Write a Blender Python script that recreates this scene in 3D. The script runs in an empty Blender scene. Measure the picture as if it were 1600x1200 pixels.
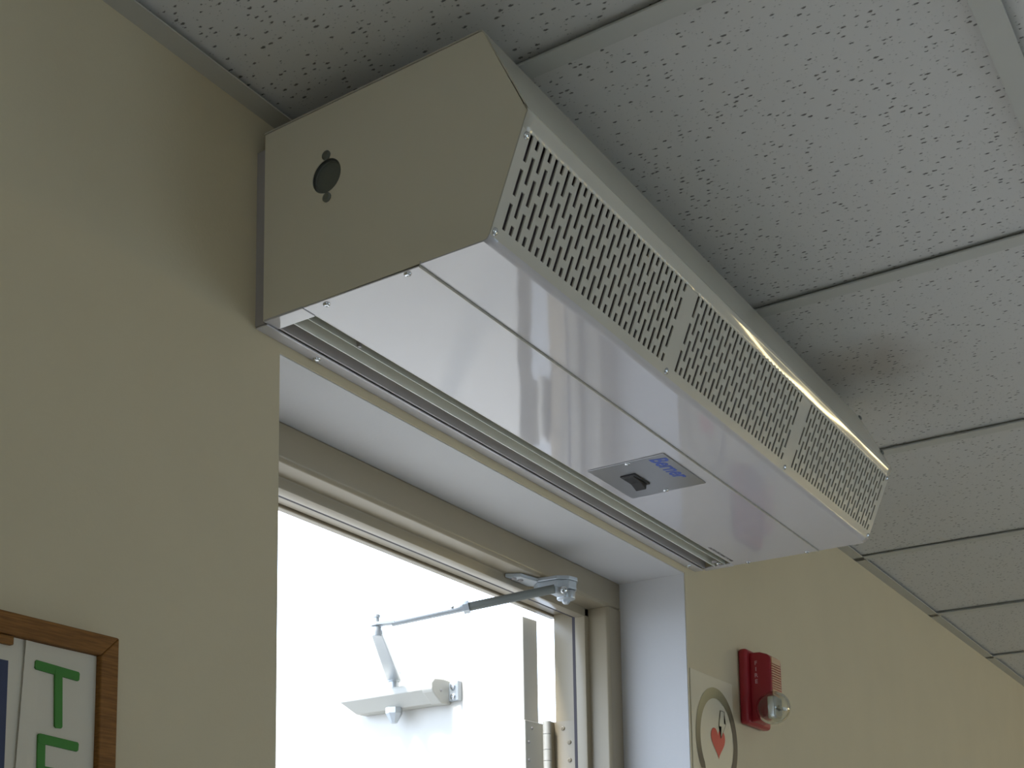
import bpy, bmesh, math, random
from mathutils import Vector, Matrix
random.seed(7)
C = bpy.context.scene.collection
SC = bpy.context.scene
H = 2.44                      # ceiling height; measured z values below are relative to the ceiling

# ------------------------------------------------------------------ camera
cam_d = bpy.data.cameras.new('camera'); cam = bpy.data.objects.new('camera', cam_d); C.objects.link(cam)
cam.location = (-0.8688, -0.8277, H - 0.8198)
cam.rotation_euler = (Matrix.Rotation(-0.9402, 3, 'Z') @ Matrix.Rotation(1.7126, 3, 'X') @ Matrix.Rotation(-0.0008, 3, 'Z')).to_euler()
cam_d.sensor_width = 36; cam_d.lens = 2109.27 * 36 / 1600
cam_d.shift_x = (800 - 591.44) / 1600; cam_d.shift_y = (1180.56 - 600) / 1600
cam_d.clip_start = 0.01
SC.camera = cam

# ------------------------------------------------------------------ world, light, exposure
w = bpy.data.worlds.new('sky'); SC.world = w; w.use_nodes = True
bg = w.node_tree.nodes['Background']; bg.inputs[0].default_value = (0.70, 0.845, 1.07, 1); bg.inputs[1].default_value = 4.3
sun_d = bpy.data.lights.new('sun', 'SUN'); sun_d.energy = 5.5; sun_d.angle = math.radians(9); sun_d.color = (1.0, 0.98, 0.95)
sun = bpy.data.objects.new('sun', sun_d); C.objects.link(sun); sun.rotation_euler = Vector((-0.55, 0.11, 0.83)).to_track_quat('Z', 'Y').to_euler()
def portal(name, loc, rot, sx, sy):
    d = bpy.data.lights.new(name, 'AREA'); d.shape = 'RECTANGLE'; d.size = sx; d.size_y = sy; d.cycles.is_portal = True
    o = bpy.data.objects.new(name, d); C.objects.link(o); o.location = loc; o.rotation_euler = rot
portal('door_light_portal', (0.59, 0.235, 1.07), (-math.pi/2, 0, 0), 1.0, 2.2)
for wx in (2.2, 4.6):
    portal('window_light_portal', (wx, -5.03, 1.35), (math.pi/2, 0, 0), 1.7, 1.5)
XLW = -3.23
portal('window_light_portal', (XLW, -3.3, 1.35), (0, math.pi/2, 0), 1.5, 1.5)
SC.view_settings.view_transform = 'Standard'; SC.view_settings.look = 'None'
SC.view_settings.gamma = 1; SC.view_settings.use_curve_mapping = False
SC.view_settings.exposure = 0.0
SC.cycles.max_bounces = 14; SC.cycles.diffuse_bounces = 10; SC.cycles.sample_clamp_indirect = 6
SC.cycles.use_denoising = True

# ------------------------------------------------------------------ materials
def mat(name, col, rough=0.5, metal=0.0, bump=None, spec=0.5, coat=0.0):
    m = bpy.data.materials.new(name); m.use_nodes = True; nt = m.node_tree
    b = nt.nodes['Principled BSDF']
    b.inputs['Base Color'].default_value = (*col, 1); b.inputs['Roughness'].default_value = rough
    b.inputs['Metallic'].default_value = metal; b.inputs['Specular IOR Level'].default_value = spec
    if coat: b.inputs['Coat Weight'].default_value = coat; b.inputs['Coat Roughness'].default_value = 0.08
    tc = nt.nodes.new('ShaderNodeTexCoord')
    n = nt.nodes.new('ShaderNodeTexNoise'); n.inputs['Scale'].default_value = 7; n.inputs['Detail'].default_value = 5
    nt.links.new(tc.outputs['Object'], n.inputs['Vector'])
    mr = nt.nodes.new('ShaderNodeMapRange'); mr.inputs['To Min'].default_value = 0.94; mr.inputs['To Max'].default_value = 1.05
    nt.links.new(n.outputs['Fac'], mr.inputs['Value'])
    mx = nt.nodes.new('ShaderNodeVectorMath'); mx.operation = 'SCALE'; mx.inputs[0].default_value = col
    nt.links.new(mr.outputs['Result'], mx.inputs['Scale']); nt.links.new(mx.outputs[0], b.inputs['Base Color'])
    if bump:
        s, dist, st = bump
        n2 = nt.nodes.new('ShaderNodeTexNoise'); n2.inputs['Scale'].default_value = s; n2.inputs['Detail'].default_value = 3
        nt.links.new(tc.outputs['Object'], n2.inputs['Vector'])
        bp = nt.nodes.new('ShaderNodeBump'); bp.inputs['Distance'].default_value = dist; bp.inputs['Strength'].default_value = st
        nt.links.new(n2.outputs['Fac'], bp.inputs['Height']); nt.links.new(bp.outputs[0], b.inputs['Normal'])
    return m
M = {}
M['wall'] = mat('beige wall paint', (0.61, 0.525, 0.355), 0.6, bump=(260, 0.0006, 0.35), spec=0.3)
M['return'] = mat('daylight toned return', (0.58, 0.565, 0.55), 0.55, bump=(260, 0.0006, 0.3), spec=0.3)  # same paint as the wall, with cool daylight put into its colour
M['frame'] = mat('beige frame enamel', (0.345, 0.29, 0.20), 0.33)
M['leaf'] = mat('door enamel', (0.62, 0.59, 0.53), 0.4)
M['unit'] = mat('white coat end lightened', (0.73, 0.67, 0.53), 0.35)  # one white coat split by face; end colour lightened to stand in for light
M['unit_front'] = mat('white coat front toned down', (0.60, 0.565, 0.48), 0.085, spec=0.5)  # same white coat, its colour lowered for the light on the front
M['unit_top'] = mat('white coat upper panel shaded', (0.56, 0.53, 0.45), 0.22, spec=0.5)  # same white coat, shade below the ceiling put into its colour
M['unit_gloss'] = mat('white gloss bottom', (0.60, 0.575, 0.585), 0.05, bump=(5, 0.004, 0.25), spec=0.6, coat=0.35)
M['galv'] = mat('galvanised steel', (0.42, 0.42, 0.39), 0.38, 0.75)
M['vane'] = mat('grey vane', (0.62, 0.61, 0.53), 0.45, 0.0)
M['galv_lt'] = mat('bright galvanised vane', (0.90, 0.89, 0.80), 0.35, 0.0)
M['galv_dk'] = mat('dark galvanised channel', (0.40, 0.37, 0.36), 0.45, 0.1)
M['stainless'] = mat('brushed stainless', (0.42, 0.42, 0.43), 0.34, 0.9)
M['chrome'] = mat('zinc screw', (0.72, 0.74, 0.76), 0.18, 1.0)
M['black'] = mat('black plastic', (0.010, 0.009, 0.010), 0.5)
M['dark'] = mat('dark fan interior', (0.085, 0.060, 0.058), 0.7)
M['plug'] = mat('knockout steel', (0.19, 0.20, 0.18), 0.5, 0.5)
M['alu'] = mat('silver painted aluminium', (0.50, 0.53, 0.55), 0.3, 0.5)
M['closer'] = mat('warm grey closer cover', (0.50, 0.48, 0.42), 0.4, 0.0)
M['tee'] = mat('ceiling grid enamel', (0.55, 0.545, 0.50), 0.45)
M['angle'] = mat('wall angle enamel', (0.50, 0.48, 0.42), 0.5)
M['seal'] = mat('dark weatherstrip', (0.06, 0.05, 0.055), 0.7)
M['red'] = mat('fire red plastic', (0.36, 0.018, 0.028), 0.32)
M['cream'] = mat('cream speaker grille', (0.62, 0.40, 0.24), 0.45)
M['lettering'] = mat('faded pink lettering', (0.62, 0.34, 0.36), 0.5)
M['green'] = mat('green cut letter', (0.035, 0.20, 0.014), 0.6)
M['paper'] = mat('white paper', (0.63, 0.575, 0.46), 0.6)
M['navy'] = mat('navy print', (0.012, 0.022, 0.075), 0.5)
M['sign'] = mat('pale vinyl sign', (0.68, 0.61, 0.45), 0.35)
M['heart'] = mat('red print', (0.62, 0.045, 0.03), 0.45)
M['ink'] = mat('dark print', (0.05, 0.045, 0.035), 0.5)
M['blue'] = mat('blue logo print', (0.05, 0.10, 0.42), 0.4)
M['floor'] = mat('pale vinyl floor', (0.56, 0.55, 0.54), 0.35)
M['concrete'] = mat('outdoor concrete', (0.22, 0.215, 0.205), 0.8, bump=(30, 0.002, 0.5))
M['ext'] = mat('exterior stucco', (0.6, 0.58, 0.53), 0.8, bump=(40, 0.003, 0.5))
M['deck'] = mat('light block deck', (0.3, 0.3, 0.3), 0.8)

M['added_lamp'] = mat('warm lamp diffuser', (0.9, 0.85, 0.7), 0.5)  # glowing face of the added streak light
_b = M['added_lamp'].node_tree.nodes['Principled BSDF']; _b.inputs['Emission Color'].default_value = (1.0, 0.80, 0.42, 1); _b.inputs['Emission Strength'].default_value = 20
def tile_material():
    m = bpy.data.materials.new('fissured ceiling tile'); m.use_nodes = True; nt = m.node_tree; L = nt.links.new
    b = nt.nodes['Principled BSDF']; b.inputs['Roughness'].default_value = 0.9; b.inputs['Specular IOR Level'].default_value = 0.1
    tc = nt.nodes.new('ShaderNodeTexCoord'); oi = nt.nodes.new('ShaderNodeObjectInfo')
    ad = nt.nodes.new('ShaderNodeVectorMath'); ad.operation = 'ADD'
    sc = nt.nodes.new('ShaderNodeVectorMath'); sc.operation = 'SCALE'; sc.inputs[0].default_value = (13, 29, 0)
    L(oi.outputs['Random'], sc.inputs['Scale']); L(tc.outputs['Object'], ad.inputs[0]); L(sc.outputs[0], ad.inputs[1])
    # small warp so that specks are ragged
    wn = nt.nodes.new('ShaderNodeTexNoise'); wn.inputs['Scale'].default_value = 420; L(ad.outputs[0], wn.inputs['Vector'])
    ws = nt.nodes.new('ShaderNodeVectorMath'); ws.operation = 'SCALE'; ws.inputs['Scale'].default_value = 0.0030
    L(wn.outputs['Color'], ws.inputs[0])
    a2 = nt.nodes.new('ShaderNodeVectorMath'); a2.operation = 'ADD'; L(ad.outputs[0], a2.inputs[0]); L(ws.outputs[0], a2.inputs[1])
    def specks(scale, sx, sy, r0, r1, keep):
        mp = nt.nodes.new('ShaderNodeMapping'); mp.inputs['Scale'].default_value = (sx, sy, 0.0); L(a2.outputs[0], mp.inputs['Vector'])
        v = nt.nodes.new('ShaderNodeTexVoronoi'); v.voronoi_dimensions = '2D'; v.inputs['Scale'].default_value = scale; L(mp.outputs[0], v.inputs['Vector'])
        sep = nt.nodes.new('ShaderNodeSeparateColor'); L(v.outputs['Color'], sep.inputs[0])
        rr = nt.nodes.new('ShaderNodeMapRange'); rr.inputs['From Min'].default_value = keep; rr.inputs['From Max'].default_value = 1
        rr.inputs['To Min'].default_value = r0; rr.inputs['To Max'].default_value = r1; L(sep.outputs[0], rr.inputs['Value'])
        d = nt.nodes.new('ShaderNodeMath'); d.operation = 'SUBTRACT'; L(rr.outputs[0], d.inputs[0]); L(v.outputs['Distance'], d.inputs[1])
        q = nt.nodes.new('ShaderNodeMapRange'); q.inputs['From Min'].default_value = 0; q.inputs['From Max'].default_value = 0.10
        L(d.outputs[0], q.inputs['Value']); return q.outputs[0]
    s1 = specks(150, 1.0, 0.52, -0.07, 0.25, 0.12)
    s2 = specks(300, 1.0, 0.6, -0.08, 0.20, 0.35)
    mx = nt.nodes.new('ShaderNodeMath'); mx.operation = 'MAXIMUM'; L(s1, mx.inputs[0])
    h = nt.nodes.new('ShaderNodeMath'); h.operation = 'MULTIPLY'; h.inputs[1].default_value = 0.5; L(s2, h.inputs[0]); L(h.outputs[0], mx.inputs[1])
    mf = nt.nodes.new('ShaderNodeMath'); mf.operation = 'MULTIPLY'; mf.inputs[1].default_value = 0.85; L(mx.outputs[0], mf.inputs[0])
    # brown stain beside the air curtain's far end (world position)
    geo = nt.nodes.new('ShaderNodeNewGeometry')
    dist = nt.nodes.new('ShaderNodeVectorMath'); dist.operation = 'DISTANCE'; dist.inputs[1].default_value = (1.03, -0.31, H + 0.006)
    nz = nt.nodes.new('ShaderNodeTexNoise'); nz.inputs['Scale'].default_value = 9; L(geo.outputs['Position'], nz.inputs['Vector'])
    ns = nt.nodes.new('ShaderNodeVectorMath'); ns.operation = 'SCALE'; ns.inputs['Scale'].default_value = 0.14; L(nz.outputs['Color'], ns.inputs[0])
    na = nt.nodes.new('ShaderNodeVectorMath'); na.operation = 'ADD'; L(geo.outputs['Position'], na.inputs[0]); L(ns.outputs[0], na.inputs[1])
    nb = nt.nodes.new('ShaderNodeVectorMath'); nb.operation = 'SUBTRACT'; L(na.outputs[0], nb.inputs[0]); nb.inputs[1].default_value = (0.07, 0.07, 0.07)
    L(nb.outputs[0], dist.inputs[0])
    st = nt.nodes.new('ShaderNodeMapRange'); st.interpolation_type = 'SMOOTHSTEP'
    st.inputs['From Min'].default_value = 0.13; st.inputs['From Max'].default_value = 0.0; st.inputs['To Min'].default_value = 0; st.inputs['To Max'].default_value = 0.45
    L(dist.outputs['Value'], st.inputs['Value'])
    c0 = nt.nodes.new('ShaderNodeMix'); c0.data_type = 'RGBA'; c0.inputs[6].default_value = (0.66, 0.645, 0.61, 1); c0.inputs[7].default_value = (0.30, 0.23, 0.15, 1)
    L(st.outputs[0], c0.inputs[0])
    c1 = nt.nodes.new('ShaderNodeMix'); c1.data_type = 'RGBA'; c1.inputs[7].default_value = (0.10, 0.09, 0.08, 1)
    L(mf.outputs[0], c1.inputs[0]); L(c0.outputs[2], c1.inputs[6]); L(c1.outputs[2], b.inputs['Base Color'])
    iv = nt.nodes.new('ShaderNodeMath'); iv.operation = 'SUBTRACT'; iv.inputs[0].default_value = 1; L(mx.outputs[0], iv.inputs[1])
    bp = nt.nodes.new('ShaderNodeBump'); bp.inputs['Distance'].default_value = 0.001; bp.inputs['Strength'].default_value = 0.6
    L(iv.outputs[0], bp.inputs['Height']); L(bp.outputs[0], b.inputs['Normal'])
    return m
M['tile'] = tile_material()

def wood_material():
    m = bpy.data.materials.new('oak frame wood'); m.use_nodes = True; nt = m.node_tree; L = nt.links.new
    b = nt.nodes['Principled BSDF']; b.inputs['Roughness'].default_value = 0.6; b.inputs['Specular IOR Level'].default_value = 0.25
    tc = nt.nodes.new('ShaderNodeTexCoord'); mp = nt.nodes.new('ShaderNodeMapping'); mp.inputs['Scale'].default_value = (14, 60, 240)
    L(tc.outputs['Object'], mp.inputs['Vector'])
    n = nt.nodes.new('ShaderNodeTexNoise'); n.inputs['Scale'].default_value = 3; n.inputs['Detail'].default_value = 6; L(mp.outputs[0], n.inputs['Vector'])
    r = nt.nodes.new('ShaderNodeValToRGB'); r.color_ramp.elements[0].position = 0.35; r.color_ramp.elements[0].color = (0.17, 0.070, 0.013, 1)
    r.color_ramp.elements[1].position = 0.7; r.color_ramp.elements[1].color = (0.28, 0.125, 0.028, 1)
    L(n.outputs['Fac'], r.inputs[0]); L(r.outputs[0], b.inputs['Base Color']); return m
M['wood'] = wood_material()

def ring_material():
    m = bpy.data.materials.new('fading ring print'); m.use_nodes = True; nt = m.node_tree; L = nt.links.new
    b = nt.nodes['Principled BSDF']; b.inputs['Roughness'].default_value = 0.45
    tc = nt.nodes.new('ShaderNodeTexCoord'); sp = nt.nodes.new('ShaderNodeSeparateXYZ'); L(tc.outputs['Object'], sp.inputs[0])
    a = nt.nodes.new('ShaderNodeMath'); a.operation = 'MULTIPLY_ADD'; a.inputs[1].default_value = 0.45; L(sp.outputs['X'], a.inputs[0])
    n = nt.nodes.new('ShaderNodeMath'); n.operation = 'MULTIPLY'; n.inputs[1].default_value = -1; L(sp.outputs['Z'], n.inputs[0]); L(n.outputs[0], a.inputs[2])
    r = nt.nodes.new('ShaderNodeMapRange'); r.inputs['From Min'].default_value = -0.088; r.inputs['From Max'].default_value = 0.0; L(a.outputs[0], r.inputs['Value'])
    c = nt.nodes.new('ShaderNodeMix'); c.data_type = 'RGBA'; c.inputs[6].default_value = (0.42, 0.36, 0.19, 1); c.inputs[7].default_value = (0.05, 0.042, 0.032, 1)
    L(r.outputs[0], c.inputs[0]); L(c.outputs[2], b.inputs['Base Color']); return m
M['ring'] = ring_material()

def glass_material(name, rough=0.02, tint=(0.93, 0.94, 0.90)):
    m = bpy.data.materials.new(name); m.use_nodes = True; b = m.node_tree.nodes['Principled BSDF']
    b.inputs['Base Color'].default_value = (*tint, 1); b.inputs['Roughness'].default_value = rough
    b.inputs['Transmission Weight'].default_value = 1; b.inputs['IOR'].default_value = 1.45
    return m
M['lens'] = glass_material('clear strobe lens', 0.06)
def pane_material():
    m = bpy.data.materials.new('window glass'); m.use_nodes = True; nt = m.node_tree
    for n in list(nt.nodes):
        if n.type != 'OUTPUT_MATERIAL': nt.nodes.remove(n)
    t = nt.nodes.new('ShaderNodeBsdfTransparent'); t.inputs[0].default_value = (0.9, 0.93, 0.92, 1)
    g = nt.nodes.new('ShaderNodeBsdfGlossy'); g.inputs['Roughness'].default_value = 0.02
    x = nt.nodes.new('ShaderNodeMixShader'); x.inputs[0].default_value = 0.06
    nt.links.new(t.outputs[0], x.inputs[1]); nt.links.new(g.outputs[0], x.inputs[2])
    nt.links.new(x.outputs[0], nt.nodes['Material Output'].inputs[0]); return m
M['pane'] = pane_material()

# ------------------------------------------------------------------ mesh helpers (world coordinates, z given relative to the ceiling unless noted)
def wloc(o):
    p = Vector((0, 0, 0))
    while o: p += o.location; o = o.parent
    return p
def obj(name, bm, m, parent=None, smooth=False, origin=None):
    bmesh.ops.recalc_face_normals(bm, faces=bm.faces[:])
    base = wloc(parent) if parent else Vector((0, 0, 0))
    org = Vector(origin) if origin is not None else (base if parent else Vector((0, 0, 0)))
    bmesh.ops.translate(bm, verts=bm.verts[:], vec=-org)
    me = bpy.data.meshes.new(name); bm.to_mesh(me); bm.free()
    me.materials.append(M[m])
    if smooth:
        for p in me.polygons: p.use_smooth = True
    o = bpy.data.objects.new(name, me); C.objects.link(o)
    if parent: o.parent = parent; o.location = org - base
    else: o.location = org
    return o
def thing(name, label, cat, loc, group=None):
    o = bpy.data.objects.new(name, None); o.empty_display_size = 0.05; C.objects.link(o); o.location = loc
    o['label'] = label; o['category'] = cat
    if group: o['group'] = group
    return o
def struct(name, loc=(0, 0, 0)):
    o = bpy.data.objects.new(name, None); o.empty_display_size = 0.05; C.objects.link(o); o.location = loc; o['kind'] = 'structure'; return o
def box(bm, x0, x1, y0, y1, z0, z1, mtx=None, dz=H):
    vs = []
    for x in (x0, x1):
        for y in (y0, y1):
            for z in (z0, z1):
                v = Vector((x, y, z + dz))
                vs.append(bm.verts.new(v if mtx is None else mtx @ Vector((x, y, z))))
    for f in ((0, 1, 3, 2), (4, 6, 7, 5), (0, 4, 5, 1), (2, 3, 7, 6), (0, 2, 6, 4), (1, 5, 7, 3)):
        bm.faces.new([vs[i] for i in f])
    return vs
def bevelled(bm, r, seg=2, ang=0.5):
    bmesh.ops.recalc_face_normals(bm, faces=bm.faces[:]); bm.normal_update()
    es = [e for e in bm.edges if len(e.link_faces) == 2 and e.calc_face_angle(0) > ang]
    bmesh.ops.bevel(bm, geom=es, offset=r, segments=seg, affect='EDGES', profile=0.5, clamp_overlap=True)
def mkbox(name, dims, m, parent=None, bev=0.0, seg=2, mtx=None, smooth=False, dz=H):
    bm = bmesh.new(); box(bm, *dims, mtx=mtx, dz=dz)
    if bev: bevelled(bm, bev, seg)
    return obj(name, bm, m, parent, smooth)
def prism(bm, pts, a0, a1, axis='x', dz=H):
    """pts: 2-D outline; axis x -> (y,z); y -> (x,z); z -> (x,y)"""
    def P(p, a):
        if axis == 'x': return Vector((a, p[0], p[1] + dz))
        if axis == 'y': return Vector((p[0], a, p[1] + dz))
        return Vector((p[0], p[1], a + dz))
    A = [bm.verts.new(P(p, a0)) for p in pts]; B = [bm.verts.new(P(p, a1)) for p in pts]
    bm.faces.new(A); bm.faces.new(B[::-1])
    n = len(pts)
    for i in range(n): bm.faces.new((A[i], B[i], B[(i+1) % n], A[(i+1) % n]))
def sheet(bm, line, a0, a1, t):
    """folded sheet metal along x: line of (y,z), thickness t to the left of travel"""
    n = len(line); off = []
    for i in range(n):
        d = Vector((0, 0))
        for j in (i-1, i):
            if 0 <= j < n-1:
                e = Vector(line[j+1]) - Vector(line[j]); e.normalize(); d += Vector((-e.y, e.x))
        d.normalize(); off.append((line[i][0] + d.x*t, line[i][1] + d.y*t))
    prism(bm, line + off[::-1], a0, a1, 'x')
def cyl(bm, p0, p1, r0, r1=None, n=20, caps=True):
    p0 = Vector(p0); p1 = Vector(p1); r1 = r0 if r1 is None else r1
    d = (p1 - p0).normalized(); a = d.orthogonal().normalized(); b = d.cross(a)
    A = [bm.verts.new(p0 + (a*math.cos(t) + b*math.sin(t))*r0) for t in [2*math.pi*i/n for i in range(n)]]
    B = [bm.verts.new(p1 + (a*math.cos(t) + b*math.sin(t))*r1) for t in [2*math.pi*i/n for i in range(n)]]
    for i in range(n): bm.faces.new((A[i], A[(i+1) % n], B[(i+1) % n], B[i]))
    if caps: bm.faces.new(A[::-1]); bm.faces.new(B)
    return A, B
def lathe(bm, prof, origin, direction, n=20):
    """prof: list of (radius, distance along direction)"""
    o = Vector(origin); d = Vector(direction).normalized(); a = d.orthogonal().normalized(); b = d.cross(a); rings = []
    for r, h in prof:
        rings.append([bm.verts.new(o + d*h + (a*math.cos(t) + b*math.sin(t))*max(r, 1e-5)) for t in [2*math.pi*i/n for i in range(n)]])
    for A, B in zip(rings, rings[1:]):
        for i in range(n): bm.faces.new((A[i], A[(i+1) % n], B[(i+1) % n], B[i]))
    bm.faces.new(rings[0][::-1]); bm.faces.new(rings[-1])
def smooth_angle(o, ang=0.6):
    me = o.data
    for p in me.polygons: p.use_smooth = True
    bm = bmesh.new(); bm.from_mesh(me)
    for e in bm.edges:
        if len(e.link_faces) == 2 and e.calc_face_angle(0) > ang: e.smooth = False
    bm.to_mesh(me); bm.free()
def W(x, y, z): return Vector((x, y, z + H))
def screw(parent, p, d, r=0.0035, m='chrome', name='screw'):
    """pan head with a cross recess"""
    bm = bmesh.new()
    lathe(bm, [(r, -0.0004), (r, 0.0004), (r*0.9, r*0.35), (r*0.62, r*0.52), (r*0.30, r*0.58), (r*0.22, r*0.30), (0.0, r*0.28)], p, d, 16)
    o = obj(name, bm, m, parent); smooth_angle(o, 0.9); return o
def text_mesh(name, s, size, m, parent, origin, right, up, ext=0.0002, shear=0.0, bold=0.0, align='LEFT'):
    cu = bpy.data.curves.new(name, 'FONT'); cu.body = s; cu.size = size; cu.extrude = ext; cu.shear = shear; cu.offset = bold
    cu.align_x = align; cu.resolution_u = 3
    t = bpy.data.objects.new(name, cu); C.objects.link(t)
    me = bpy.data.meshes.new_from_object(t.evaluated_get(bpy.context.evaluated_depsgraph_get()))
    bpy.data.objects.remove(t)
    R = Vector(right).normalized(); U = Vector(up).normalized(); N = R.cross(U)
    mt = Matrix(((R.x, U.x, N.x, 0), (R.y, U.y, N.y, 0), (R.z, U.z, N.z, 0), (0, 0, 0, 1)))
    me.transform(Matrix.Translation(Vector(origin) - wloc(parent)) @ mt)
    me.materials.clear(); me.materials.append(M[m])
    o = bpy.data.objects.new(name, me); C.objects.link(o); o.parent = parent; return o

# ------------------------------------------------------------------ the room shell
XL, XR, YF = -3.2, 6.2, -5.0
OX0, OX1, OZ = 0.0994, 1.0842, -0.2342        # drywall opening
WT = 0.222                                    # wall thickness
mkbox('floor', (XL-0.1, XR+0.1, YF-0.1, WT, -0.08, 0.0), 'floor', dz=0)['kind'] = 'structure'
g = mkbox('ground', (-14, 16, WT, 16, -0.14, -0.02), 'concrete', dz=0); g['kind'] = 'structure'

wb = struct('wall_back', (0, 0, 0))
bm = bmesh.new()
box(bm, XL-0.1, OX0, 0, WT-0.02, -H, 0.3); box(bm, OX1, XR+0.1, 0, WT-0.02, -H, 0.3); box(bm, OX0, OX1, 0, WT-0.02, OZ, 0.3)
o = obj('wall_face', bm, 'wall', wb)
# painted drywall return lining the recess (soffit and two reveals)
bm = bmesh.new(); box(bm, OX0, OX1, 0.0015, 0.113, OZ-0.0012, OZ); obj('recess_soffit', bm, 'return', wb)
for xa, xb in ((OX0, OX0+0.0012), (OX1-0.0012, OX1)):
    bm = bmesh.new(); box(bm, xa, xb, 0.0015, 0.113, -H, OZ-0.0012); obj('recess_reveal', bm, 'return', wb)
bm = bmesh.new()
box(bm, XL-0.1, OX0-0.0, WT-0.02, WT, -H, 0.6); box(bm, OX1, XR+0.1, WT-0.02, WT, -H, 0.6); box(bm, OX0, OX1, WT-0.02, WT, OZ-0.02, 0.6)
obj('exterior_cladding', bm, 'ext', wb)
bm = bmesh.new(); box(bm, XL-0.1, XL, YF-0.1, -4.05, -H, 0.3); box(bm, XL-0.1, XL, -2.55, 0, -H, 0.3)
box(bm, XL-0.1, XL, -4.05, -2.55, -H, 0.6-H); box(bm, XL-0.1, XL, -4.05, -2.55, 2.1-H, 0.3)
obj('wall_left', bm, 'wall')['kind'] = 'structure'
wn = struct('window_3', (XL-0.05, -3.3, 0.6))  # added unseen window, put in to brighten the end panel and ceiling
bm = bmesh.new()
for a, b_ in ((-4.05, -4.0), (-3.32, -3.28), (-2.6, -2.55)): box(bm, XL-0.08, XL-0.02, a, b_, 0.65, 2.05, dz=0)
box(bm, XL-0.08, XL-0.02, -4.05, -2.55, 0.6, 0.65, dz=0); box(bm, XL-0.08, XL-0.02, -4.05, -2.55, 2.05, 2.1, dz=0)
obj('window_frame', bm, 'tee', wn)
mkbox('pane', (XL-0.052, XL-0.048, -4.0, -2.6, 0.65, 2.05), 'pane', wn, dz=0)
mkbox('wall_right', (XR, XR+0.1, YF-0.1, 0, -H, 0.3), 'wall')['kind'] = 'structure'
# window wall behind the camera
wins = [(1.35, 3.05), (3.75, 5.45)]; wz0, wz1 = 0.6, 2.1
bm = bmesh.new(); xs = [XL] + [v for a in wins for v in a] + [XR]
for i in range(0, len(xs), 2): box(bm, xs[i], xs[i+1], YF-0.1, YF, 0, H+0.3, dz=0)
for a, b_ in wins: box(bm, a, b_, YF-0.1, YF, 0, wz0, dz=0); box(bm, a, b_, YF-0.1, YF, wz1, H+0.3, dz=0)
obj('wall_front', bm, 'wall')['kind'] = 'structure'
for i, (a, b_) in enumerate(wins):
    wn = struct('window_%d' % (i+1), ((a+b_)/2, YF-0.05, wz0))
    bm = bmesh.new(); f = 0.05
    box(bm, a, b_, YF-0.08, YF-0.02, wz0, wz0+f, dz=0); box(bm, a, b_, YF-0.08, YF-0.02, wz1-f, wz1, dz=0)
    box(bm, a, a+f, YF-0.08, YF-0.02, wz0+f, wz1-f, dz=0); box(bm, b_-f, b_, YF-0.08, YF-0.02, wz0+f, wz1-f, dz=0)
    box(bm, (a+b_)/2-0.02, (a+b_)/2+0.02, YF-0.075, YF-0.025, wz0+f, wz1-f, dz=0)
    obj('window_frame', bm, 'tee', wn)
    mkbox('pane', (a+f, b_-f, YF-0.052, YF-0.048, wz0+f, wz1-f), 'pane', wn, dz=0)

# added warm light bar, unseen, makes the streak on the grille's top lip
lb = thing('streak_light', 'added unseen warm light bar on the far right wall, for the grille streak', 'added_lamp', (XR, -3.25, H - 0.2))
mkbox('housing', (XR-0.05, XR-0.0005, -4.15, -2.35, -0.38, -0.18), 'tee', lb, 0.004)
mkbox('diffuser', (XR-0.062, XR-0.0505, -4.13, -2.37, -0.36, -0.20), 'added_lamp', lb, 0.003)

# ------------------------------------------------------------------ suspended ceiling: each tile and each grid bar a piece
S = 0.6096; GX = 0.1484 + 0.012; GY = -0.6096 - 0.012
ce = struct('ceiling', (0, 0, H))
mkbox('light_block_deck', (XL-0.1, XR+0.1, YF-0.1, 0.0, 0.25, 0.3), 'deck', ce)  # unseen slab added above the grid to block light
bm = bmesh.new(); h_ = 0.2985
box(bm, -h_, h_, -h_, h_, 0, 0.016); bevelled(bm, 0.0015, 1)
tile0 = obj('ceiling_tile', bm, 'tile', ce); first = True
kx0 = math.floor((XL - GX)/S); kx1 = math.ceil((XR - GX)/S)
cols = [(GX + k*S, GX + (k+1)*S) for k in range(kx0, kx1)]
rows = [(GY - (j+1)*S if j >= 0 else GY, GY - j*S if j >= 0 else 0.0) for j in range(-1, 8)]
for a, b_ in cols:
    for r0, r1 in rows:
        cx, cy = (max(a, XL) + min(b_, XR))/2, (max(r0, YF) + min(r1, 0))/2
        wx_, wy_ = min(b_, XR) - max(a, XL), min(r1, 0) - max(r0, YF)
        if wx_ < 0.03 or wy_ < 0.03: continue
        t = tile0 if first else tile0.copy()
        if not first: C.objects.link(t); t.parent = ce
        first = False
        t.location = (cx, cy, 0.0062 + random.uniform(0, 0.0015)); t.scale = ((wx_-0.006)/0.6, (wy_-0.006)/0.6, 1)
        t.rotation_euler = (random.uniform(-1, 1)*0.0015, random.uniform(-1, 1)*0.0015, 0)
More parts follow.
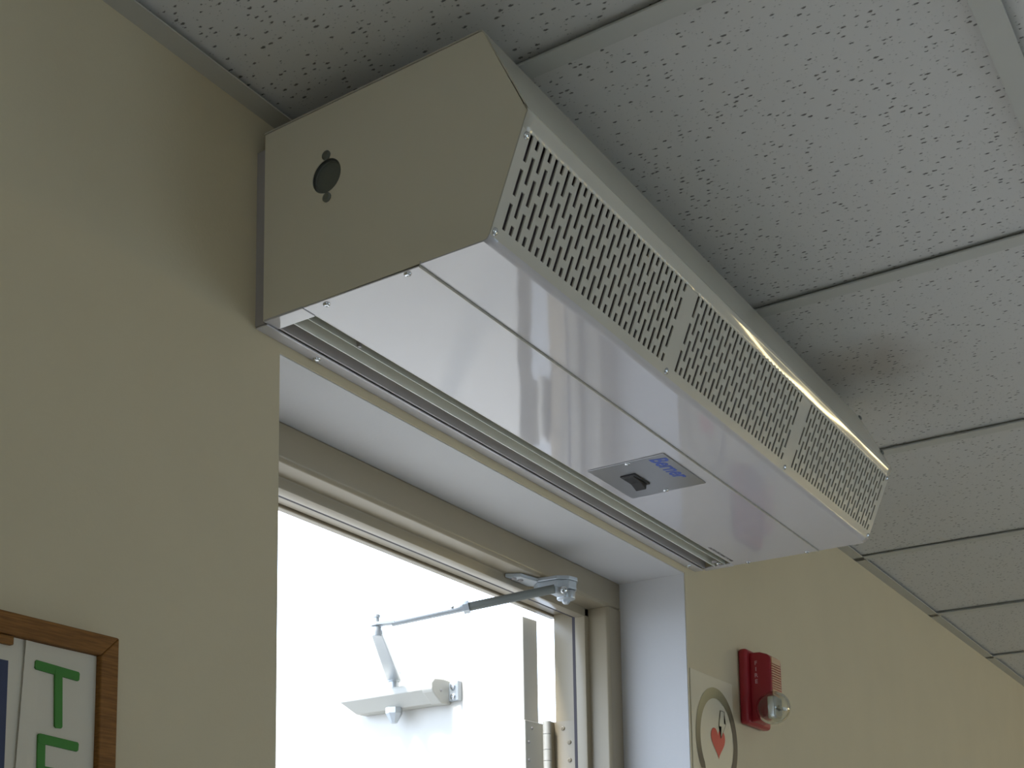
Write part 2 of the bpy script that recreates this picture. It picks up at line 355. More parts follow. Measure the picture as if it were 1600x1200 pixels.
# main runners along y, cross tees along x
bm = bmesh.new(); box(bm, -0.012, 0.012, YF, -0.0005, 0, 0.0022); box(bm, -0.001, 0.001, YF, -0.0005, 0.0022, 0.035)
mr0 = obj('main_runner', bm, 'tee', ce); first = True
for k in range(kx0, kx1+1):
    x = GX + k*S
    if not XL + 0.02 < x < XR - 0.02: continue
    t = mr0 if first else mr0.copy()
    if not first: C.objects.link(t); t.parent = ce
    first = False; t.location = (x, 0, 0)
bm = bmesh.new(); box(bm, 0.0123, S-0.0123, -0.012, 0.012, 0.0004, 0.0024); box(bm, 0.0123, S-0.0123, -0.001, 0.001, 0.0024, 0.03)
ct0 = obj('cross_tee', bm, 'tee', ce); first = True
for k in range(kx0, kx1):
    for j in range(8):
        x = GX + k*S; y = GY - j*S
        if x < XL - 0.01 or x + S > XR + 0.01 or y < YF: continue
        t = ct0 if first else ct0.copy()
        if not first: C.objects.link(t); t.parent = ce
        first = False; t.location = (x, y, 0)
bm = bmesh.new(); box(bm, XL, XR, -0.022, 0, 0.0, 0.0016); box(bm, XL, XR, -0.0015, 0, 0.0016, 0.025)
obj('wall_angle', bm, 'angle', ce)

# ------------------------------------------------------------------ door: steel frame and open leaf
door = struct('door_1', (0.59, 0.16, 0))
FY0, FY1, FY2, FY3 = 0.1125, 0.1475, 0.1655, 0.211
def profile(t, o=0.0):
    """frame section: (depth y, distance from outer edge)"""
    return [(FY0, o), (FY0, 0.040), (FY0+0.004, 0.0445), (FY1, 0.0445), (FY1, 0.0585), (FY2, 0.0585), (FY2, 0.0445), (FY3, 0.0445), (FY3, o)]
hp = [(y, OZ - 0.0015 - d) for y, d in profile(0)]
bm = bmesh.new(); prism(bm, hp, OX0+0.001, OX1-0.001, 'x'); bevelled(bm, 0.0015, 2, 0.6)
o = obj('frame_head', bm, 'frame', door); smooth_angle(o, 0.5)
for side in (0, 1):
    bm = bmesh.new()
    def X(d): return OX1 - 0.001 - d*0.98 if side else OX0 + 0.001 + d
    prism(bm, [(X(d), y) for y, d in profile(0)], -H, OZ - 0.0015 - 0.0440, 'z'); bevelled(bm, 0.0015, 2, 0.6)
    o = obj('frame_jamb', bm, 'frame', door); smooth_angle(o, 0.5)
# weatherstrip behind the stop
bm = bmesh.new(); box(bm, OX0+0.05, OX1-0.05, FY2, FY2+0.005, -0.2930, -0.2805)
for x0, x1 in ((OX1-0.0575, OX1-0.046), (OX0+0.046, OX0+0.0575)): box(bm, x0, x1, FY2, FY2+0.005, -H, -0.2930)
obj('weatherstrip', bm, 'seal', door)
# exterior drip moulding at the head and brick mould at the jamb
mkbox('head_moulding', (OX0+0.03, OX1-0.03, FY3+0.001, 0.224, -0.2835, -0.25), 'frame', door, 0.002)

A0 = Vector((0.9895, 0.24)); th = math.radians(4)
LD = Vector((math.sin(th), math.cos(th), 0)); LN = Vector((-math.cos(th), math.sin(th), 0))     # along the leaf, inner-face normal
LM = Matrix(((LD.x, LN.x, 0, A0.x), (LD.y, LN.y, 0, A0.y), (0, 0, 1, H), (0, 0, 0, 1)))          # s along leaf, n out of inner face, z
LT = 0.042
leaf = mkbox('leaf', (0, 0.915, -LT, 0, -H+0.008, -0.2875), 'leaf', door, 0.0015, 2, mtx=LM)
# top hinge
hz0, hz1 = -0.572, -0.4585
mkbox('hinge_plate', (-0.0025, 0.0, -LT-0.012, 0.0012, hz0, hz1), 'closer', leaf, 0.0006, 1, mtx=LM)
kx, ky = 1.0212, 0.2165
bm = bmesh.new(); box(bm, OX1-0.001-0.0465, OX1-0.001-0.044, FY2+0.006, FY3+0.003, hz0, hz1)
box(bm, kx+0.003, OX1-0.044, FY3+0.001, FY3+0.0035, hz0, hz1)
obj('hinge_plate', bm, 'frame', leaf)
kn = [(hz1, -0.4795), (-0.4795, -0.505), (-0.505, -0.523), (-0.523, -0.549), (-0.549, hz0)]
for i, (a, b_) in enumerate(kn):
    bm = bmesh.new(); cyl(bm, W(kx, ky, a-0.0004), W(kx, ky, b_+0.0004), 0.0068, n=18); o = obj('hinge_knuckle', bm, 'closer', leaf); smooth_angle(o)
for z in (-0.470, -0.4935, -0.5225):
    for s_, n_ in ((-0.0025, -0.012 if z > -0.48 else -0.006),):
        p = LM @ Vector((s_, -0.008 - (0.010 if z > -0.48 else 0.0), z)); screw(leaf, p, -LD, 0.003, 'galv_dk')
    screw(leaf, W(OX1-0.0476, 0.187 + (0.009 if z > -0.48 else -0.002), z), (-1, 0, 0), 0.0036, 'frame')

# ------------------------------------------------------------------ door closer with its parallel arm
cz = -0.396
cl = thing('door_closer', 'grey surface door closer with folding silver arm on the open white door', 'door closer', LM @ Vector((0.25, 0.0, cz - 0.02)))
prof = [(0.001, -0.414), (0.036, -0.4185), (0.048, -0.4135), (0.050, -0.404), (0.050, -0.386), (0.046, -0.379), (0.001, -0.379)]
def leaf_prism(bm, pts, s0, s1):
    A = [bm.verts.new(LM @ Vector((s0, n, z))) for n, z in pts]; B = [bm.verts.new(LM @ Vector((s1, n, z))) for n, z in pts]
    bm.faces.new(A); bm.faces.new(B[::-1]); k = len(pts)
    for i in range(k): bm.faces.new((A[i], B[i], B[(i+1) % k], A[(i+1) % k]))
bm = bmesh.new()
top, bot = -0.3815, -0.4155
# cover: wedge tapering at the far end, as in a slim-line cover
pts = [(0.001, bot), (0.026, bot), (0.049, bot+0.020), (0.049, top-0.005), (0.044, top), (0.001, top)]
s0, s1 = 0.168, 0.352
A = [bm.verts.new(LM @ Vector((s0, n, z))) for n, z in pts]
B = [bm.verts.new(LM @ Vector((s1 - (0.018 if z < -0.41 else 0.0), n, z))) for n, z in pts]
bm.faces.new(A); bm.faces.new(B[::-1])
for i in range(6): bm.faces.new((A[i], B[i], B[(i+1) % 6], A[(i+1) % 6]))
bevelled(bm, 0.0012, 2, 0.4); obj('cover', bm, 'closer', cl)
bm = bmesh.new()
leaf_prism(bm, [(0.001, -0.4165), (0.026, -0.4175), (0.049, -0.401), (0.052, -0.396), (0.052, -0.385), (0.044, -0.3775), (0.020, -0.3755), (0.001, -0.377)], 0.146, 0.1685)
bevelled(bm, 0.002, 2, 0.5); cap = obj('end_cap', bm, 'closer', cl)
screw(cap, LM @ Vector((0.1463, 0.028, -0.396)), -LD, 0.0028, 'galv_dk')
bm = bmesh.new(); leaf_prism(bm, [(0.0005, -0.412), (0.006, -0.412), (0.006, -0.380), (0.0005, -0.380)], 0.124, 0.150); bevelled(bm, 0.0022, 3, 0.5)
foot = obj('mounting_foot', bm, 'alu', cl)
bm = bmesh.new(); leaf_prism(bm, [(0.0005, -0.4125), (0.012, -0.4125), (0.012, -0.3795), (0.0005, -0.3795)], 0.123, 0.1265); bevelled(bm, 0.001, 2, 0.5); obj('mounting_lip', bm, 'alu', cl)
for z in (-0.3875, -0.4045): screw(foot, LM @ Vector((0.1375, 0.006, z)), LN, 0.0055)
ps, pn = 0.2455, 0.030
pc = LM @ Vector((ps, pn, 0))
bm = bmesh.new(); lathe(bm, [(0.0145, 0), (0.0145, 0.010), (0.013, 0.0125), (0.0055, 0.026), (0.004, 0.0265)], (pc.x, pc.y, H+bot+0.001), (0, 0, -1), 8)
obj('pinion_cap', bm, 'alu', cl)
bm = bmesh.new(); cyl(bm, (pc.x, pc.y, H+top-0.001), (pc.x, pc.y, H-0.3655), 0.0085, n=20); o = obj('pinion', bm, 'alu', cl); smooth_angle(o)
# main arm from pinion to elbow
E = W(0.722, 0.337, -0.343)
Pn = Vector((pc.x, pc.y, H - 0.3635))
d = (E - Pn); dh = Vector((d.x, d.y, 0)).normalized(); sd = Vector((-dh.y, dh.x, 0))
def bar(bm, p0, p1, w0, w1, t, side=None, up=Vector((0, 0, 1))):
    a = (p1 - p0).normalized(); s_ = side or a.cross(up).normalized(); u_ = s_.cross(a).normalized(); vs = []
    for p, w_ in ((p0, w0), (p1, w1)):
        for i, j in ((-1, -1), (1, -1), (1, 1), (-1, 1)): vs.append(bm.verts.new(p + s_*(w_/2*i) + u_*(t/2*j)))
    for f in ((0, 1, 2, 3), (7, 6, 5, 4), (0, 4, 5, 1), (1, 5, 6, 2), (2, 6, 7, 3), (3, 7, 4, 0)): bm.faces.new([vs[i] for i in f])
bm = bmesh.new(); bar(bm, Pn, E - Vector((0, 0, 0.009)), 0.024, 0.017, 0.0085); bevelled(bm, 0.0018, 2, 0.5)
arm = obj('main_arm', bm, 'alu', cl)
bm = bmesh.new(); cyl(bm, Pn - Vector((0, 0, 0.006)), Pn + Vector((0, 0, 0.011)), 0.0118, n=24); bevelled(bm, 0.001, 2, 0.8); o = obj('arm_boss', bm, 'alu', arm); smooth_angle(o)
bm = bmesh.new(); cyl(bm, E - Vector((0, 0, 0.016)), E - Vector((0, 0, 0.001)), 0.0075, n=24); bevelled(bm, 0.001, 2, 0.8); o = obj('elbow_knuckle', bm, 'alu', arm); smooth_angle(o)
bm = bmesh.new(); lathe(bm, [(0.0095, 0), (0.0095, 0.0015), (0.0042, 0.002), (0.0042, 0.013), (0.0056, 0.0135), (0.0056, 0.017), (0.003, 0.019)], E, (0, 0, 1), 18); o = obj('elbow_stud', bm, 'alu', arm); smooth_angle(o)
# rod from elbow to head bracket
R1 = W(0.822, 0.083, -0.303)
rd = (R1 - E).normalized()
fk = E + rd*0.030
bm = bmesh.new(); bar(bm, E + Vector((0, 0, 0.003)), fk, 0.013, 0.011, 0.0050); bevelled(bm, 0.0008, 1, 0.5); o = obj('rod_fork', bm, 'alu', cl)
screw(o, E + rd*0.022 + Vector((0, 0, 0.002)), (0.2, -0.5, 0.8), 0.0045)
mid = E + (R1 - E)*0.50
bm = bmesh.new(); cyl(bm, fk - rd*0.006, mid, 0.0054, n=18); o = obj('thin_rod', bm, 'alu', cl); smooth_angle(o)
bm = bmesh.new(); cyl(bm, mid - rd*0.002, R1 - rd*0.006, 0.0066, n=20); o = obj('rod_tube', bm, 'plug', cl); smooth_angle(o)
bm = bmesh.new(); cyl(bm, mid - rd*0.004, mid + rd*0.005, 0.0092, n=6); o = obj('lock_nut', bm, 'alu', cl)
screw(cl, mid - rd*0.022 + Vector((-0.003, -0.003, 0.004)), (-0.4, -0.4, 0.8), 0.003, 'galv')
# bracket screwed under the frame head
zt = -0.2800
from math import cos, sin
bk = [(0.748, 0.131), (0.782, 0.112), (0.8035, 0.1135), (0.868, 0.060), (0.885, 0.070), (0.889, 0.088), (0.868, 0.108), (0.831, 0.140), (0.812, 0.152)]
bk = [(0.7770, 0.1465), (0.7895, 0.1265), (0.8270, 0.1200), (0.8300, 0.0900), (0.8420, 0.0760), (0.8600, 0.0720), (0.8740, 0.0800), (0.8760, 0.0980), (0.8660, 0.1160), (0.8420, 0.1465)]
bm = bmesh.new(); prism(bm, bk, zt-0.0065, zt-0.0005, 'z'); bevelled(bm, 0.0012, 2, 0.6); br = obj('head_bracket', bm, 'alu', cl)
bm = bmesh.new(); bkw = [(0.829, 0.122), (0.8315, 0.091), (0.8425, 0.0775), (0.859, 0.0735), (0.8725, 0.081), (0.8745, 0.097), (0.865, 0.114), (0.846, 0.138)]
prism(bm, bkw, zt-0.019, zt-0.0064, 'z'); bevelled(bm, 0.0015, 2, 0.6); obj('bracket_web', bm, 'alu', br)
LG = Vector((0.857, 0.090, 0))
bm = bmesh.new(); cyl(bm, (LG.x, LG.y, H+zt-0.0195), (LG.x, LG.y, H+zt-0.032), 0.0135, n=24); bevelled(bm, 0.0012, 2, 0.8); o = obj('pivot_lug', bm, 'alu', br); smooth_angle(o)
bm = bmesh.new(); bar(bm, R1 - rd*0.010, Vector((LG.x, LG.y, H+zt-0.0255)), 0.013, 0.016, 0.010); bevelled(bm, 0.002, 2, 0.5); obj('rod_clevis', bm, 'alu', cl)
screw(br, (LG.x-0.026, LG.y-0.010, H+zt-0.024), (-0.45, -0.85, -0.1), 0.0058)
bm = bmesh.new(); lathe(bm, [(0.006, 0), (0.006, 0.004), (0.0035, 0.0065), (0.002, 0.007)], (LG.x, LG.y, H+zt-0.032), (0, 0, -1), 6); obj('pivot_nut', bm, 'alu', br)
for p in ((0.790, 0.139), (0.804, 0.136)): screw(br, (p[0], p[1], H+zt-0.0066), (0, 0, -1), 0.0042, 'galv_dk')

# ------------------------------------------------------------------ the air curtain
X0, X1 = 0.0592, 1.1360
ac = thing('air_curtain', 'long white air curtain with slotted front grilles, mounted above the open door', 'air curtain', (0.6, 0.0, H - 0.22))
A_ = (-0.012, -0.0262); B_ = (-0.2644, -0.0225); C_ = (-0.3080, -0.1159); D_ = (-0.2678, -0.2187); E_ = (-0.012, -0.2222)
zb = -0.2205
def lerp(p, q, t): return (p[0] + (q[0]-p[0])*t, p[1] + (q[1]-p[1])*t)
ins = 0.0018
end_out = [(-0.0125, -0.0268), (-0.2635, -0.0232), (-0.3068, -0.1160), (-0.2672, -0.2165), (-0.2655, -0.2185), (-0.0125, -0.2205)]
def end_panel(x, hole, far):
    bm = bmesh.new(); t = 0.0012
    vo = [bm.verts.new(W(x, *p)) for p in end_out]; es = []
    for i in range(len(vo)): es.append(bm.edges.new((vo[i], vo[(i+1) % len(vo)])))
    if hole:
        vi = [bm.verts.new(W(x, -0.0895 + 0.0172*cos(a), -0.0972 + 0.0172*sin(a))) for a in [2*math.pi*i/32 for i in range(32)]]
        for i in range(32): es.append(bm.edges.new((vi[i], vi[(i+1) % 32])))
    bmesh.ops.triangle_fill(bm, edges=es, use_beauty=True)
    r = bmesh.ops.extrude_face_region(bm, geom=bm.faces[:])
    bmesh.ops.translate(bm, verts=[v for v in r['geom'] if isinstance(v, bmesh.types.BMVert)], vec=(t if not far else -t, 0, 0))
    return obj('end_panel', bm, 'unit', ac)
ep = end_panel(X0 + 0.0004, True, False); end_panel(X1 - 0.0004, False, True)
bm = bmesh.new(); lathe(bm, [(0.019, 0.0), (0.019, 0.002), (0.0155, 0.0022), (0.0150, 0.0008), (0.0, 0.0004)], W(X0+0.0058, -0.0895, -0.0972), (-1, 0, 0), 32)
o = obj('knockout_plug', bm, 'plug', ep); smooth_angle(o, 0.5)
for dy, dz_ in ((0.0, 0.0205), (-0.001, -0.0225)):
    bm = bmesh.new(); lathe(bm, [(0.0048, 0), (0.0048, 0.0012), (0.0030, 0.0022), (0.0012, 0.0022)], W(X0+0.0004, -0.0895+dy, -0.0972+dz_), (-1, 0, 0), 14)
    obj('plug_rivet', bm, 'plug', ep)
# top and sloping upper panel in one folded sheet
bm = bmesh.new(); sheet(bm, [A_, (-0.2595, -0.0226), (-0.2630, -0.0236), (-0.2652, -0.0265), (C_[0]+0.0006, C_[1]+0.0012)], X0-0.0004, X1+0.0004, -0.0012)
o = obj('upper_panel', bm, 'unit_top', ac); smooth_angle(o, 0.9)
for x, v in ((1.122, 0.10), (1.130, 0.72)):
    p = lerp(B_, C_, v); screw(o, W(x, p[0]-0.0016, p[1]+0.0006), (0, -0.906, 0.423), 0.0040, 'plug')
# slotted front panel: folded sheet whose slots are real holes
cd = Vector((D_[0]-C_[0], D_[1]-C_[1])); flen = cd.length; cd.normalize()
def FP(x, v, dep=0.0):      # point on the front plane, v metres down from C, dep inwards
    y = C_[0] + cd.x*v; z = C_[1] + cd.y*v
    return W(x, y - cd.y*dep, z + cd.x*dep)
PIT = 0.01117; SWD = 0.0050
typeA = [(0.0142, 0.0372), (0.0440, 0.0667), (0.0738, 0.0970)]
typeB = [(0.0142, 0.0224), (0.0290, 0.0522), (0.0593, 0.0818), (0.0888, 0.0970)]
bm = bmesh.new(); cache = {}
def V(x, v):
    k = (round(x, 6), round(v, 6))
    if k not in cache:      # the top lip bows outwards a little, unevenly along its length
        t_ = min(1.0, max(0.0, (x - 0.40)/0.20)); g_ = math.exp(-((x - 0.74)/0.16)**2)
        o_ = (1.5 + (4.0 - 1.2*g_)*t_*t_*(3 - 2*t_) + 0.4*math.sin(31*x))*max(0.0, 0.0142 + 0.010*g_ - v)**2
        cache[k] = bm.verts.new(FP(x, v, -o_))
    return cache[k]
allv = sorted(set([0.0, 0.0035, 0.007, 0.0105] + [q for s_ in typeA + typeB for q in s_] + [flen - 0.0028]))
def strip(xa, xb, gaps):
    for va, vb in zip(allv, allv[1:]):
        m_ = (va + vb)/2
        if any(g0 < m_ < g1 for g0, g1 in gaps): continue
        bm.faces.new((V(xa, va), V(xb, va), V(xb, vb), V(xa, vb)))
xc = X0 - 0.0004
for st in (0.0752, 0.4335, 0.7955):
    for k in range(30):
        x = st + k*PIT - 0.0027
        strip(xc, x, []); strip(x, x + SWD, typeA if k % 2 == 0 else typeB); xc = x + SWD
strip(xc, X1 + 0.0004, [])
# fold: round the lower bend and carry on as the front strip of the bottom
xs_ = sorted({k[0] for k in cache if abs(k[1] - allv[-1]) < 1e-6})
fold = []
e0 = Vector((C_[0] + cd.x*allv[-1], C_[1] + cd.y*allv[-1])); cr = Vector(D_); e1 = Vector((D_[0] + 0.0055, zb))
for i in range(1, 7):
    t = i/6; fold.append(e0*(1-t)**2 + Vector((D_[0]+0.0010, zb))*2*t*(1-t) + e1*t*t)
fold += [Vector((-0.1962, zb)), Vector((-0.1958, zb+0.003))]
prev = {x: V(x, allv[-1]) for x in xs_}
for f in fold:
    cur = {x: bm.verts.new(W(x, f.x, f.y)) for x in (xs_[0], xs_[-1])}
    xa = xs_[0]; xb = xs_[-1]
    if len(prev) > 2:
        cur = {x: bm.verts.new(W(x, f.x, f.y)) for x in xs_}
    for a, b_ in zip(sorted(cur), sorted(cur)[1:]): bm.faces.new((prev[a], prev[b_], cur[b_], cur[a]))
    prev = cur
# upper return flange of the bend at C
pv = {x: V(x, 0.0) for x in sorted({k[0] for k in cache if abs(k[1]) < 1e-9})}
for yy, zz in ((C_[0]+0.0004, C_[1]+0.0030), (C_[0]+0.0030, C_[1]+0.0072)):
    cu = {x: bm.verts.new(W(x, yy, zz)) for x in pv}
    for a, b_ in zip(sorted(cu), sorted(cu)[1:]): bm.faces.new((pv[a], cu[a], cu[b_], pv[b_]))
    pv = cu
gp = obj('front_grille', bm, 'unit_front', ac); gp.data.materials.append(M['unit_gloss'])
sm = gp.modifiers.new('thickness', 'SOLIDIFY'); sm.thickness = 0.0014; sm.offset = -1.0
for p in gp.data.polygons:
    p.use_smooth = False
    c_ = p.center
    if p.center.z + wloc(ac).z - H > C_[1] - 0.0140: p.use_smooth = True
    if p.normal.z < -0.9 or (p.center.z + wloc(ac).z - H) < -0.2155: p.material_index = 1; p.use_smooth = p.area < 0.011 and p.normal.z > -0.9999
# dark fan chamber behind the slots
bm = bmesh.new()
prism(bm, [(-0.020, -0.035), (-0.255, -0.032), (-0.292, -0.115), (-0.2560, -0.207), (-0.205, -0.212), (-0.020, -0.190)], X0+0.009, X1-0.004, 'x')
obj('fan_chamber', bm, 'dark', ac)
fn = Vector((0, cd.y, -cd.x)); fn.normalize()
if fn.y > 0: fn = -fn
for x, v in ((0.0668, 0.0185), (0.0640, 0.1030), (0.4140, 0.1030), (0.7745, 0.1030), (1.1290, 0.0160), (1.1290, 0.1035)):
    screw(gp, FP(x, v), fn, 0.0036)
# bottom access panel with rear lip, real nozzle opening behind it
NX0, NX1 = 0.0795, 1.1230
bm = bmesh.new(); box(bm, X0+0.001, X1-0.001, -0.1945, -0.0615, zb-0.0008, zb+0.0006); bevelled(bm, 0.0005, 1, 0.5)
bp_ = obj('bottom_panel', bm, 'unit_gloss', ac)
bm = bmesh.new(); box(bm, X0+0.001, X1-0.001, -0.1952, -0.1946, zb-0.0022, zb+0.004); obj('seam_lip', bm, 'unit_front', ac)
for xa, xb in ((X0+0.0002, NX0), (NX1, X1-0.0002)):
    mkbox('nozzle_end_tab', (xa, xb, -0.0613, -0.0135, zb-0.0015, zb+0.001), 'unit_gloss', ac, 0.0004, 1)
mkbox('nozzle_front_wall', (NX0, NX1, -0.0612, -0.0600, zb, zb+0.026), 'vane', ac)
mkbox('nozzle_rear_wall', (NX0, NX1, -0.0185, -0.0165, zb-0.0016, zb+0.026), 'galv_dk', ac)
mkbox('nozzle_top', (NX0, NX1, -0.0612, -0.0165, zb+0.026, zb+0.027), 'galv_dk', ac)
bm = bmesh.new(); sheet(bm, [(-0.0513, zb-0.0012), (-0.0500, zb+0.010), (-0.0490, zb+0.024)], NX0+0.0005, NX1-0.0005, 0.0010); obj('air_vane', bm, 'vane', ac)
bm = bmesh.new(); sheet(bm, [(-0.0340, zb-0.0012), (-0.0325, zb+0.010), (-0.0315, zb+0.024)], NX0+0.0005, NX1-0.0005, 0.0010); obj('air_vane', bm, 'galv_lt', ac)
mkbox('vane_clip', (0.1575, 0.1610, -0.0555, -0.0515, zb-0.0005, zb+0.010), 'galv_dk', ac)
for x, y in ((1.1135, -0.0440), (1.0990, -0.0430)): screw(ac, W(x, y, zb+0.0005), (0, 0, -1), 0.0042, 'chrome' if x > 1.11 else 'galv_dk')
# mounting plate against the wall and its bottom flange
mp_ = mkbox('mounting_plate', (X0+0.003, 1.1235, -0.0120, -0.0002, -0.2220, -0.0400), 'galv_dk', ac)
mkbox('rear_flange', (X0+0.0035, 1.1235, -0.0150, -0.0003, -0.2242, -0.2225), 'unit_gloss', mp_, 0.0004, 1)
for x in (0.150, 1.084): screw(mp_, W(x, -0.0062, -0.2242), (0, 0, -1), 0.0040)
for x, y in ((0.0672, -0.0845), (0.0650, -0.1787), (1.1295, -0.0860), (1.1295, -0.1790)): screw(bp_, W(x, y, zb-0.0009), (0, 0, -1), 0.0036)
# stainless switch plate
SX0, SX1, SY0, SY1 = 0.6120, 0.7420, -0.1780, -0.0740
bm = bmesh.new(); box(bm, SX0, SX1, SY0, SY1, zb-0.0022, zb-0.0008); bevelled(bm, 0.0004, 1, 0.5)
sp = obj('switch_plate', bm, 'stainless', ac)
for x, y in ((0.6140, -0.1270), (0.7395, -0.1245)): screw(sp, W(x + (0.003 if x < 0.65 else -0.003), y, zb-0.0022), (0, 0, -1), 0.0034)
bm = bmesh.new(); box(bm, 0.6535, 0.6990, -0.1200, -0.0990, zb-0.0040, zb-0.0020); bevelled(bm, 0.0006, 1, 0.5)
sw = obj('rocker_bezel', bm, 'black', sp)
bm = bmesh.new(); prism(bm, [(0.6570, zb-0.0038), (0.6590, zb-0.0050), (0.6770, zb-0.0062), (0.6935, zb-0.0115), (0.6955, zb-0.0038)], -0.1165, -0.1025, 'y'); bevelled(bm, 0.0006, 2, 0.5); sw2 = obj('rocker', bm, 'black', sw)
text_mesh('lettering', 'Berner', 0.029, 'blue', sp, W(0.6190, -0.1545, zb-0.0023), (1, 0, 0), (0, -1, 0), 0.0001, 0.25, 0.0006)
# small embossed rating strip by the far end of the nozzle
text_mesh('rating_lettering', 'CAUTION DISCONNECT POWER', 0.0062, 'ink', bp_, W(1.0180, -0.0660, zb-0.0009), (1, 0, 0), (0, -1, 0), 0.0001)

# ------------------------------------------------------------------ fire alarm
fa = thing('fire_alarm', 'red fire alarm with clear strobe and cream speaker grille on the wall', 'fire alarm', (1.33, 0, H - 0.45))
bm = bmesh.new(); box(bm, 1.2930, 1.3970, -0.0165, -0.0003, -0.4480, -0.3190); bevelled(bm, 0.0060, 4, 0.5); o = obj('back_plate', bm, 'red', fa); smooth_angle(o, 0.8)
bm = bmesh.new()
prism(bm, [(-0.0155, -0.3255), (-0.034, -0.3265), (-0.047, -0.3315), (-0.0525, -0.3390), (-0.0525, -0.4100), (-0.046, -0.4330), (-0.030, -0.4430), (-0.0155, -0.4445)], 1.3050, 1.3560, 'x')
bevelled(bm, 0.003, 3, 0.5); hs = obj('housing', bm, 'red', fa); smooth_angle(hs, 0.7)
bm = bmesh.new(); box(bm, 1.3075, 1.3470, -0.0540, -0.0520, -0.3475, -0.3370); box(bm, 1.3075, 1.3470, -0.0540, -0.0520, -0.4000, -0.3935)
nsl = 11
for i in range(nsl):
    z = -0.3500 - i*(0.0425/(nsl-1)); box(bm, 1.3075, 1.3470, -0.0540, -0.0524, z-0.0013, z+0.0009)
obj('speaker_grille', bm, 'cream', hs)
bm = bmesh.new()
bmesh.ops.create_uvsphere(bm, u_segments=40, v_segments=24, radius=0.0278, matrix=Matrix.Translation(W(1.3020, -0.0550, -0.4250)))
ln = obj('strobe_lens', bm, 'lens', fa, smooth=True)
sm = ln.modifiers.new('shell', 'SOLIDIFY'); sm.thickness = 0.0030; sm.offset = -1.0
bm = bmesh.new(); box(bm, 1.2870, 1.3230, -0.0640, -0.0500, -0.4440, -0.4070); bevelled(bm, 0.003, 2, 0.5)
obj('reflector', bm, 'chrome', ln)
bm = bmesh.new(); cyl(bm, W(1.2880, -0.0690, -0.4270), W(1.3180, -0.0690, -0.4270), 0.0026, n=12); obj('flash_tube', bm, 'paper', ln, smooth=True)
for i, ch in enumerate('FIRE'):
    text_mesh('lettering', ch, 0.0095, 'lettering', hs, W(1.3048, -0.0270, -0.3480 - i*0.0105), (0, -1, 0), (0, 0, 1), 0.0001, 0, 0.0003, 'CENTER')

# ------------------------------------------------------------------ defibrillator sign on the wall
sg = thing('defibrillator_sign', 'pale wall sign with dark ring, red heart and lightning bolt beside the fire alarm', 'sign', (1.187, 0, H - 0.488))
mkbox('sign_panel', (1.0885, 1.2600, -0.0016, -0.0002, -0.62, -0.3860), 'sign', sg, 0.0005, 1)
cx, czs, ro, ri = 1.1872, -0.4890, 0.0858, 0.0682
bm = bmesh.new(); a0, a1 = math.radians(217), math.radians(-110); n = 72; P0 = []; P1 = []
for i in range(n+1):
    a = a0 + (a1 - a0)*i/n; r2 = ri + 0.003*abs(math.sin(a/2+0.4)) * 0
    P0.append(bm.verts.new(W(cx + ro*cos(a), -0.0021, czs + ro*sin(a)))); P1.append(bm.verts.new(W(cx + r2*cos(a), -0.0021, czs + r2*sin(a))))
for i in range(n): bm.faces.new((P0[i], P0[i+1], P1[i+1], P1[i]))
tip = bm.verts.new(W(cx + (ri+0.004)*cos(a0+0.13), -0.0021, czs + (ri+0.004)*sin(a0+0.13))); bm.faces.new((P0[0], P1[0], tip))
obj('ring_print', bm, 'ring', sg)
def flat(name, pts, y, m):
    bm = bmesh.new(); f = bm.faces.new([bm.verts.new(W(p[0], y, p[1])) for p in pts]); bmesh.ops.triangulate(bm, faces=[f]); return obj(name, bm, m, sg)
heart = []
for i in range(48):
    t = 2*math.pi*i/48; hx = 16*math.sin(t)**3; hy = 13*cos(t) - 5*cos(2*t) - 2*cos(3*t) - cos(4*t)
    heart.append((1.1905 + hx/16*0.0290, -0.4905 + hy/17*0.0295))
flat('heart_print', heart, -0.0022, 'heart')
bolt = [(1.2030, -0.4385), (1.2190, -0.4385), (1.2160, -0.4580), (1.2240, -0.4580), (1.2010, -0.4840), (1.2045, -0.4650), (1.1950, -0.4650)]
bm = bmesh.new()
for p, q in zip(bolt, bolt[1:] + bolt[:1]):
    a = Vector(p); b2 = Vector(q); d_ = (b2-a).normalized()*0.0004; n_ = Vector((-d_.y, d_.x))
    bm.faces.new([bm.verts.new(W(v.x, -0.0030, v.y)) for v in (a-d_-n_, b2+d_-n_, b2+d_+n_, a-d_+n_)])
obj('bolt_outline', bm, 'ink', sg)
flat('bolt_print', bolt, -0.0026, 'sign')

# ------------------------------------------------------------------ framed notice board with posters
nb_ = thing('notice_board', 'oak framed notice board on the wall left of the door', 'notice board', (-0.42, 0, H - 1.02))
BX0, BX1, BZ0, BZ1 = -0.76, -0.1215, -1.04, -0.5685; fw = 0.0190
mkbox('backing', (BX0+0.01, BX1-0.01, -0.0135, -0.0004, BZ0+0.01, BZ1-0.01), 'paper', nb_)
def mitre(name, pts):
    bm = bmesh.new(); prism(bm, pts, -0.0200, -0.0004, 'y'); bevelled(bm, 0.0012, 2, 0.5); return obj(name, bm, 'wood', nb_)
mitre('frame_rail', [(BX0, BZ1), (BX1, BZ1), (BX1-fw, BZ1-fw*0.92), (BX0+fw, BZ1-fw*0.92)])
mitre('frame_rail', [(BX0, BZ0), (BX1, BZ0), (BX1-fw, BZ0+fw), (BX0+fw, BZ0+fw)])
mitre('frame_stile', [(BX1, BZ0), (BX1, BZ1), (BX1-fw, BZ1-fw*0.92), (BX1-fw, BZ0+fw)])
mitre('frame_stile', [(BX0, BZ0), (BX0, BZ1), (BX0+fw, BZ1-fw*0.92), (BX0+fw, BZ0+fw)])
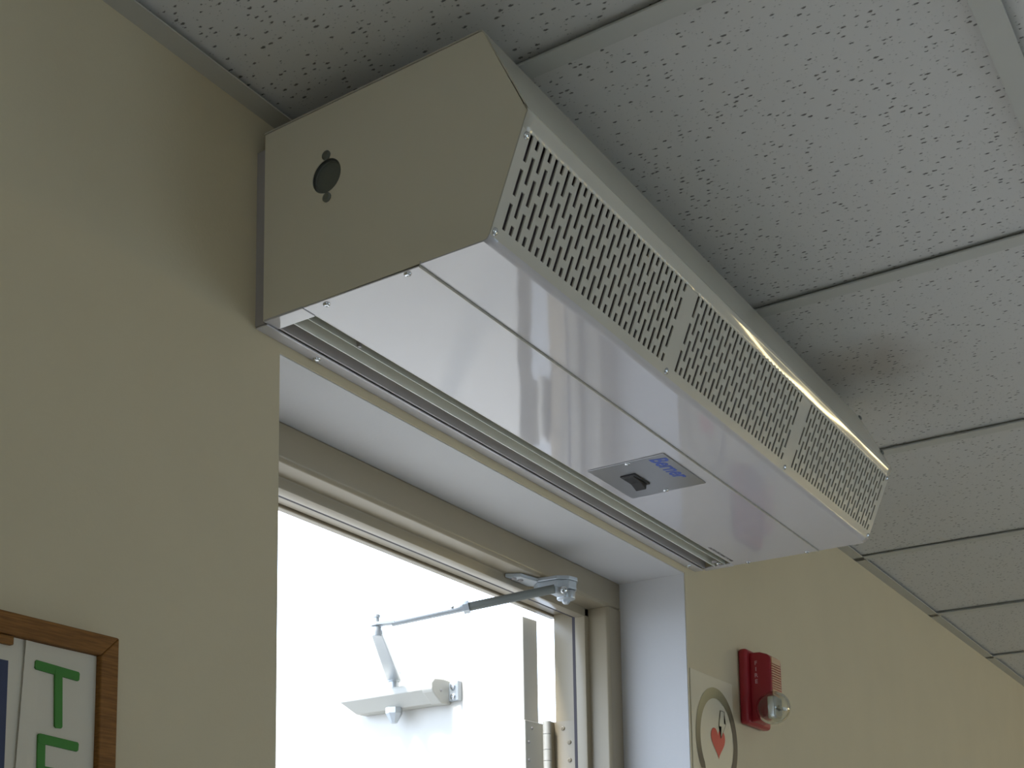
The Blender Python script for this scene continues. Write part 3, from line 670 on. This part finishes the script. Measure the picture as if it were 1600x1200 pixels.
mkbox('wooden_clip', (-0.262, -0.2270, -0.0195, -0.0145, -0.5935, -0.5868), 'wood', nb_, 0.0008, 1)
# letter poster
lp = thing('letter_poster', 'white paper poster with green letters T and E inside the oak frame', 'poster', W(-0.185, -0.009, -0.80))
bm = bmesh.new(); n = 14
rowsv = []
for i in range(n+1):
    x = -0.2130 + (0.0720)*i/n; yb = -0.0146 - 0.0012*math.exp(-((x+0.2130)/0.010)**2)
    rowsv.append((bm.verts.new(W(x, yb, -0.5865)), bm.verts.new(W(x - 0.022*(1-i/n), yb, -0.98))))
for i in range(n): bm.faces.new((rowsv[i][0], rowsv[i+1][0], rowsv[i+1][1], rowsv[i][1]))
ps_ = obj('sheet', bm, 'paper', lp); sm = ps_.modifiers.new('t', 'SOLIDIFY'); sm.thickness = 0.0003; sm.offset = 0
def letter(name, strokes, r):
    bm = bmesh.new()
    for k_, ((xa, za), (xb, zb_)) in enumerate(strokes):
        d_ = Vector((xb-xa, zb_-za)).normalized(); s_ = Vector((-d_.y, d_.x))*r; a = Vector((xa, za)); b2 = Vector((xb, zb_)); q = 0.0012
        pts = [a+s_-d_*(r-q), a+s_*(1-q/r)-d_*r, a-s_*(1-q/r)-d_*r, a-s_-d_*(r-q), b2-s_+d_*(r-q), b2-s_*(1-q/r)+d_*r, b2+s_*(1-q/r)+d_*r, b2+s_+d_*(r-q)]
        prism(bm, [(p.x, p.y) for p in pts], -0.0162 - 0.0002*k_, -0.0147, 'y')
    return obj(name, bm, 'green', lp)
r = 0.0037
letter('letter_t', [((-0.2000, -0.6040), (-0.1630, -0.6062)), ((-0.1805, -0.6080), (-0.1790, -0.6465))], r)
letter('letter_e', [((-0.1950, -0.6605), (-0.1940, -0.7150)), ((-0.1945, -0.6605), (-0.1620, -0.6625)), ((-0.1945, -0.6850), (-0.1640, -0.6865)), ((-0.1945, -0.7150), (-0.1610, -0.7165))], r)
# navy poster
vp = thing('navy_poster', 'white bordered navy blue poster beside the green letters', 'poster', W(-0.33, -0.009, -0.90))
mkbox('sheet', (-0.440, -0.2080, -0.0142, -0.0137, -0.96, -0.5950), 'paper', vp)
mkbox('navy_panel', (-0.425, -0.2280, -0.0146, -0.0142, -0.945, -0.6050), 'navy', vp)
